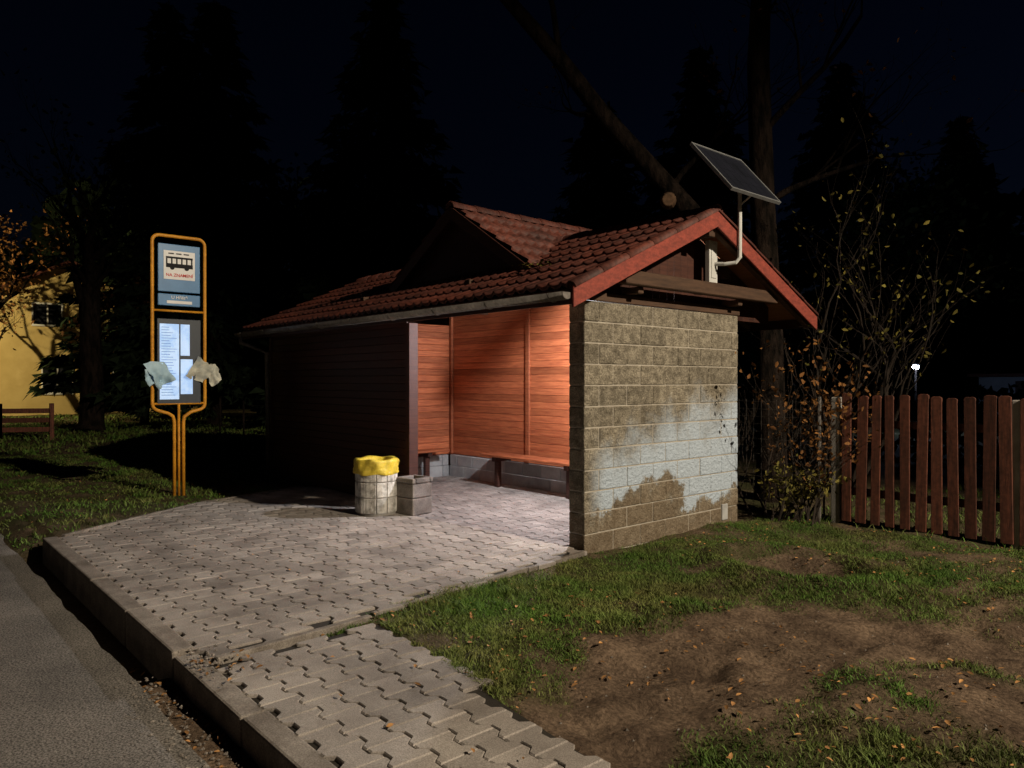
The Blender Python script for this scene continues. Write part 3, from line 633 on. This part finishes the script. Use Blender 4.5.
def spruce(base,H,Rb):
    e=empty('spruce_tree');b=MB();b.tube([(base[0],base[1],0),(base[0],base[1],H)],[H*.018,.02],8);b.obj('trunk',M['barkd'],e)
    Vs=[];n=int(H*2.6)
    for i in range(n):
        t=i/n;z=H*(.1+.9*t);L=Rb*(1-t)**.85*R.uniform(.75,1.15)+.15
        for k in range(8):
            a=R.uniform(0,6.283);m=max(4,int(L*8))
            s=NR.uniform(0,1,m*4);cx=base[0]+np.cos(a)*L*s;cy=base[1]+np.sin(a)*L*s;cz=z-L*.35*s**1.3+.12*L*s**4
            p=np.stack([cx,cy,cz],-1)+NR.normal(0,.07,(len(s),3))
            q=p+np.stack([np.cos(a)*.25+NR.normal(0,.15,len(s)),np.sin(a)*.25+NR.normal(0,.15,len(s)),NR.uniform(-.35,.02,len(s))],-1)
            w=NR.normal(0,.08,(len(s),3));Vs.append(np.stack([p-w,p+w,q],1).reshape(-1,3))
    V=np.concatenate(Vs);o=np.arange(len(V)//3)*3;mesh_np('foliage',V,np.stack([o,o+1,o+2],-1),M['needle'],e,rnd=np.repeat(NR.random(len(o)),3))
def W(px,D): 
    u=(px-512)/740;return (4.62+D*(-.752+.659*u),-4.93+D*(.659+.752*u))
for (px_,D,H,Rb) in ((385,24,14.5,3.6),(345,27,9,3),(215,26,15,4.0),(600,27,12,3.6),(170,30,17,4.2),(700,34,17,5),(960,40,16,5),(840,38,18,6)):
    spruce((*W(px_,D),0),H,Rb)
tree('birch_tree',(*W(92,23),0),9,.33,4,M['leafg'],1,.25,.1,kids=3,keep=.25,spread=.4,trunkfrac=.5)
tree('maple_tree',(*W(-12,31),0),8,.2,4,M['leafo'],2,.25,.10,kids=3,keep=.3)
tree('maple_tree',(*W(145,27),0),5.5,.14,4,M['leafo'],1,.25,.09,kids=3,keep=.4)
tree('oak_tree',(*W(270,30),0),9,.25,4,M['leafg'],2,.35,.15)
tree('oak_tree',(*W(900,29),0),9,.25,4,M['leafg'],1,.4,.15)
hx=[];
for px_ in range(-150,1250,9):
    D=50+6*math.sin(px_*.05);x,y=W(px_,D);h=9+4.0*math.sin(px_*.021)+R.uniform(-1,1.2);m=70
    hx.append(np.stack([NR.normal(x,1.0,m),NR.normal(y,1.0,m),NR.uniform(0,1,m)**.8*h],-1))
leafcards('distant_trees',np.concatenate(hx),.8,M['needle'])
hx=np.stack([NR.uniform(-16,6,5000),NR.uniform(10.0,11.2,5000),NR.uniform(0,1.5,5000)],-1);leafcards('hedge',hx,.12,M['leafg'])
# ---------------------------------------------------------------- house left
ho=empty('house');hX=-36
b=MB();ya,yb,ap,ze,zr=-4.2,9.2,2.5,3.6,7.2
b.add([(hX,ya,0),(hX,yb,0),(hX,yb,ze),(hX,ap,zr),(hX,ya,ze),(hX-10,ya,0),(hX-10,yb,0),(hX-10,yb,ze),(hX-10,ap,zr),(hX-10,ya,ze)],[(0,1,2,3,4),(9,8,7,6,5),(0,4,9,5),(1,6,7,2)]);b.obj('walls',M['plaster'],ho)
b=MB();sl=(zr-ze)/(ap-ya)
def slab(p0,p1,p2,p3,t=.15):
    b.add([p0,p1,p2,p3]+[(p[0],p[1],p[2]+t) for p in (p0,p1,p2,p3)],[(3,2,1,0),(4,5,6,7),(0,1,5,4),(1,2,6,5),(2,3,7,6),(3,0,4,7)])
slab((hX+.5,ya-.5,ze-.5*sl+.02),(hX+.5,ap,zr+.02),(hX-10.5,ap,zr+.02),(hX-10.5,ya-.5,ze-.5*sl+.02));s2=(zr-ze)/(yb-ap)
slab((hX+.5,ap,zr+.02),(hX+.5,yb+.5,ze-.5*s2+.02),(hX-10.5,yb+.5,ze-.5*s2+.02),(hX-10.5,ap,zr+.02));b.obj('roof',M['tile'],ho)
fr=MB();gl=MB()
for (wy,wz,ww,wh) in ((1.6,4.2,1.25,1.05),(-1.2,1.0,1.3,1.3),(2.0,1.0,1.3,1.3),(5,1.0,1.3,1.3)):
    gl.box(hX+.004,hX+.02,wy-ww/2,wy+ww/2,wz,wz+wh)
    for (p0,p1,q0,q1) in ((-.5,.5,-.03,.05),(-.5,.5,.95,1.03),):
        fr.box(hX+.0,hX+.07,wy+ww*p0,wy+ww*p1,wz+wh*q0,wz+wh*q1)
    for k in (-.5,-.02,.46): fr.box(hX+.0,hX+.06,wy+ww*k,wy+ww*k+.06,wz+wh*.05,wz+wh*.95)
fr.obj('window_frames',M['white'],ho);gl.obj('window_glass',M['glass'],ho)
gsx,gsy=W(1035,27);gs=empty('garden_shed');b=MB();b.box(gsx-1.8,gsx+4,gsy,gsy+3,0,1.75);b.obj('walls',M['greyplaster'],gs)
b=MB();b.box(gsx-2.1,gsx+4.3,gsy-.3,gsy+3.3,1.76,1.88);b.obj('roof',M['tile'],gs);b=MB();b.box(gsx-.6,gsx+.3,gsy-.02,gsy-.004,0,1.6);b.obj('door',M['wooddark'],gs)
# ---------------------------------------------------------------- lamps
def streetlamp(name,base,H,arm,power,color,aim,ang,blend=.6):
    e=empty(name);b=MB();x,y=base;b.tube([(x,y,0),(x,y,H*.6),(x,y,H-.3),(x+arm[0]*.3,y+arm[1]*.3,H),(x+arm[0],y+arm[1],H+.08)],[.08,.06,.045,.035,.03],10)
    b.tube([(x,y,0),(x,y,.6)],.1,10);b.box(x+arm[0]-.12,x+arm[0]+.12,y+arm[1]-.3,y+arm[1]+.3,H+.03,H+.13);b.obj('post_and_head',M['metal'],e)
    b=MB();b.box(x+arm[0]-.09,x+arm[0]+.09,y+arm[1]-.2,y+arm[1]+.2,H+.012,H+.028);b.obj('diffuser',M['bulbw'],e)
    l=bpy.data.lights.new(name+'_light','SPOT');l.energy=power;l.color=color;l.shadow_soft_size=.1;l.spot_size=math.radians(ang);l.spot_blend=blend
    o=link(bpy.data.objects.new(name+'_light',l),e);p=Vector((x+arm[0],y+arm[1],H-.15));o.location=p;o.rotation_euler=(Vector(aim)-p).to_track_quat('-Z','Y').to_euler()
streetlamp('street_lamp',(14.2,1.9),8.8,(-1.2,-.6),10500,(1,.85,.64),(1.4,-1.8,0.2),72,.6)
streetlamp('street_lamp',(-29,-9.5),6.5,(0,1.4),5500,(1,.80,.42),(-36,1.5,3.2),115)
gl_=empty('garden_lamp');gxx,gyy=W(916,22)
b=MB();b.tube([(gxx,gyy,0),(gxx,gyy,1.95)],.03,8);b.tube([(gxx,gyy,2.09),(gxx,gyy,2.14)],[.13,.02],12);b.obj('post',M['barkd'],gl_)
b=MB();b.lathe([(0,1.95),(.06,1.96),(.10,2.02),(.06,2.08),(0,2.09)],(gxx,gyy,0),14);b.obj('globe',M['bulb'],gl_,smooth=True)
l=bpy.data.lights.new('garden_lamp_light','POINT');l.energy=90;l.color=(.45,.62,1);l.shadow_soft_size=.1;o=link(bpy.data.objects.new('garden_lamp_light',l),gl_);o.location=(gxx+.1,gyy-.3,2.02)
# ---------------------------------------------------------------- night sky
w=bpy.data.worlds.new('World');S.world=w;w.use_nodes=True;n=w.node_tree.nodes;l=w.node_tree.links;bg=n['Background']
sk=n.new('ShaderNodeTexSky');sk.sky_type='NISHITA';sk.sun_disc=False;sk.sun_elevation=math.radians(4);sk.sun_rotation=math.radians(200)
vm=n.new('ShaderNodeVectorMath');vm.operation='MULTIPLY';vm.inputs[1].default_value=(.35,.5,1.3);l.new(sk.outputs[0],vm.inputs[0]);l.new(vm.outputs[0],bg.inputs[0]);bg.inputs[1].default_value=.0015
# ---------------------------------------------------------------- camera
cd=bpy.data.cameras.new('camera');cd.sensor_width=36;cd.lens=26.02;cd.clip_end=2000;cd.clip_start=.05
co=link(bpy.data.objects.new('camera',cd));co.location=(4.62,-4.93,1.6);co.rotation_euler=(math.radians(89.77),0,math.radians(48.75));S.camera=co
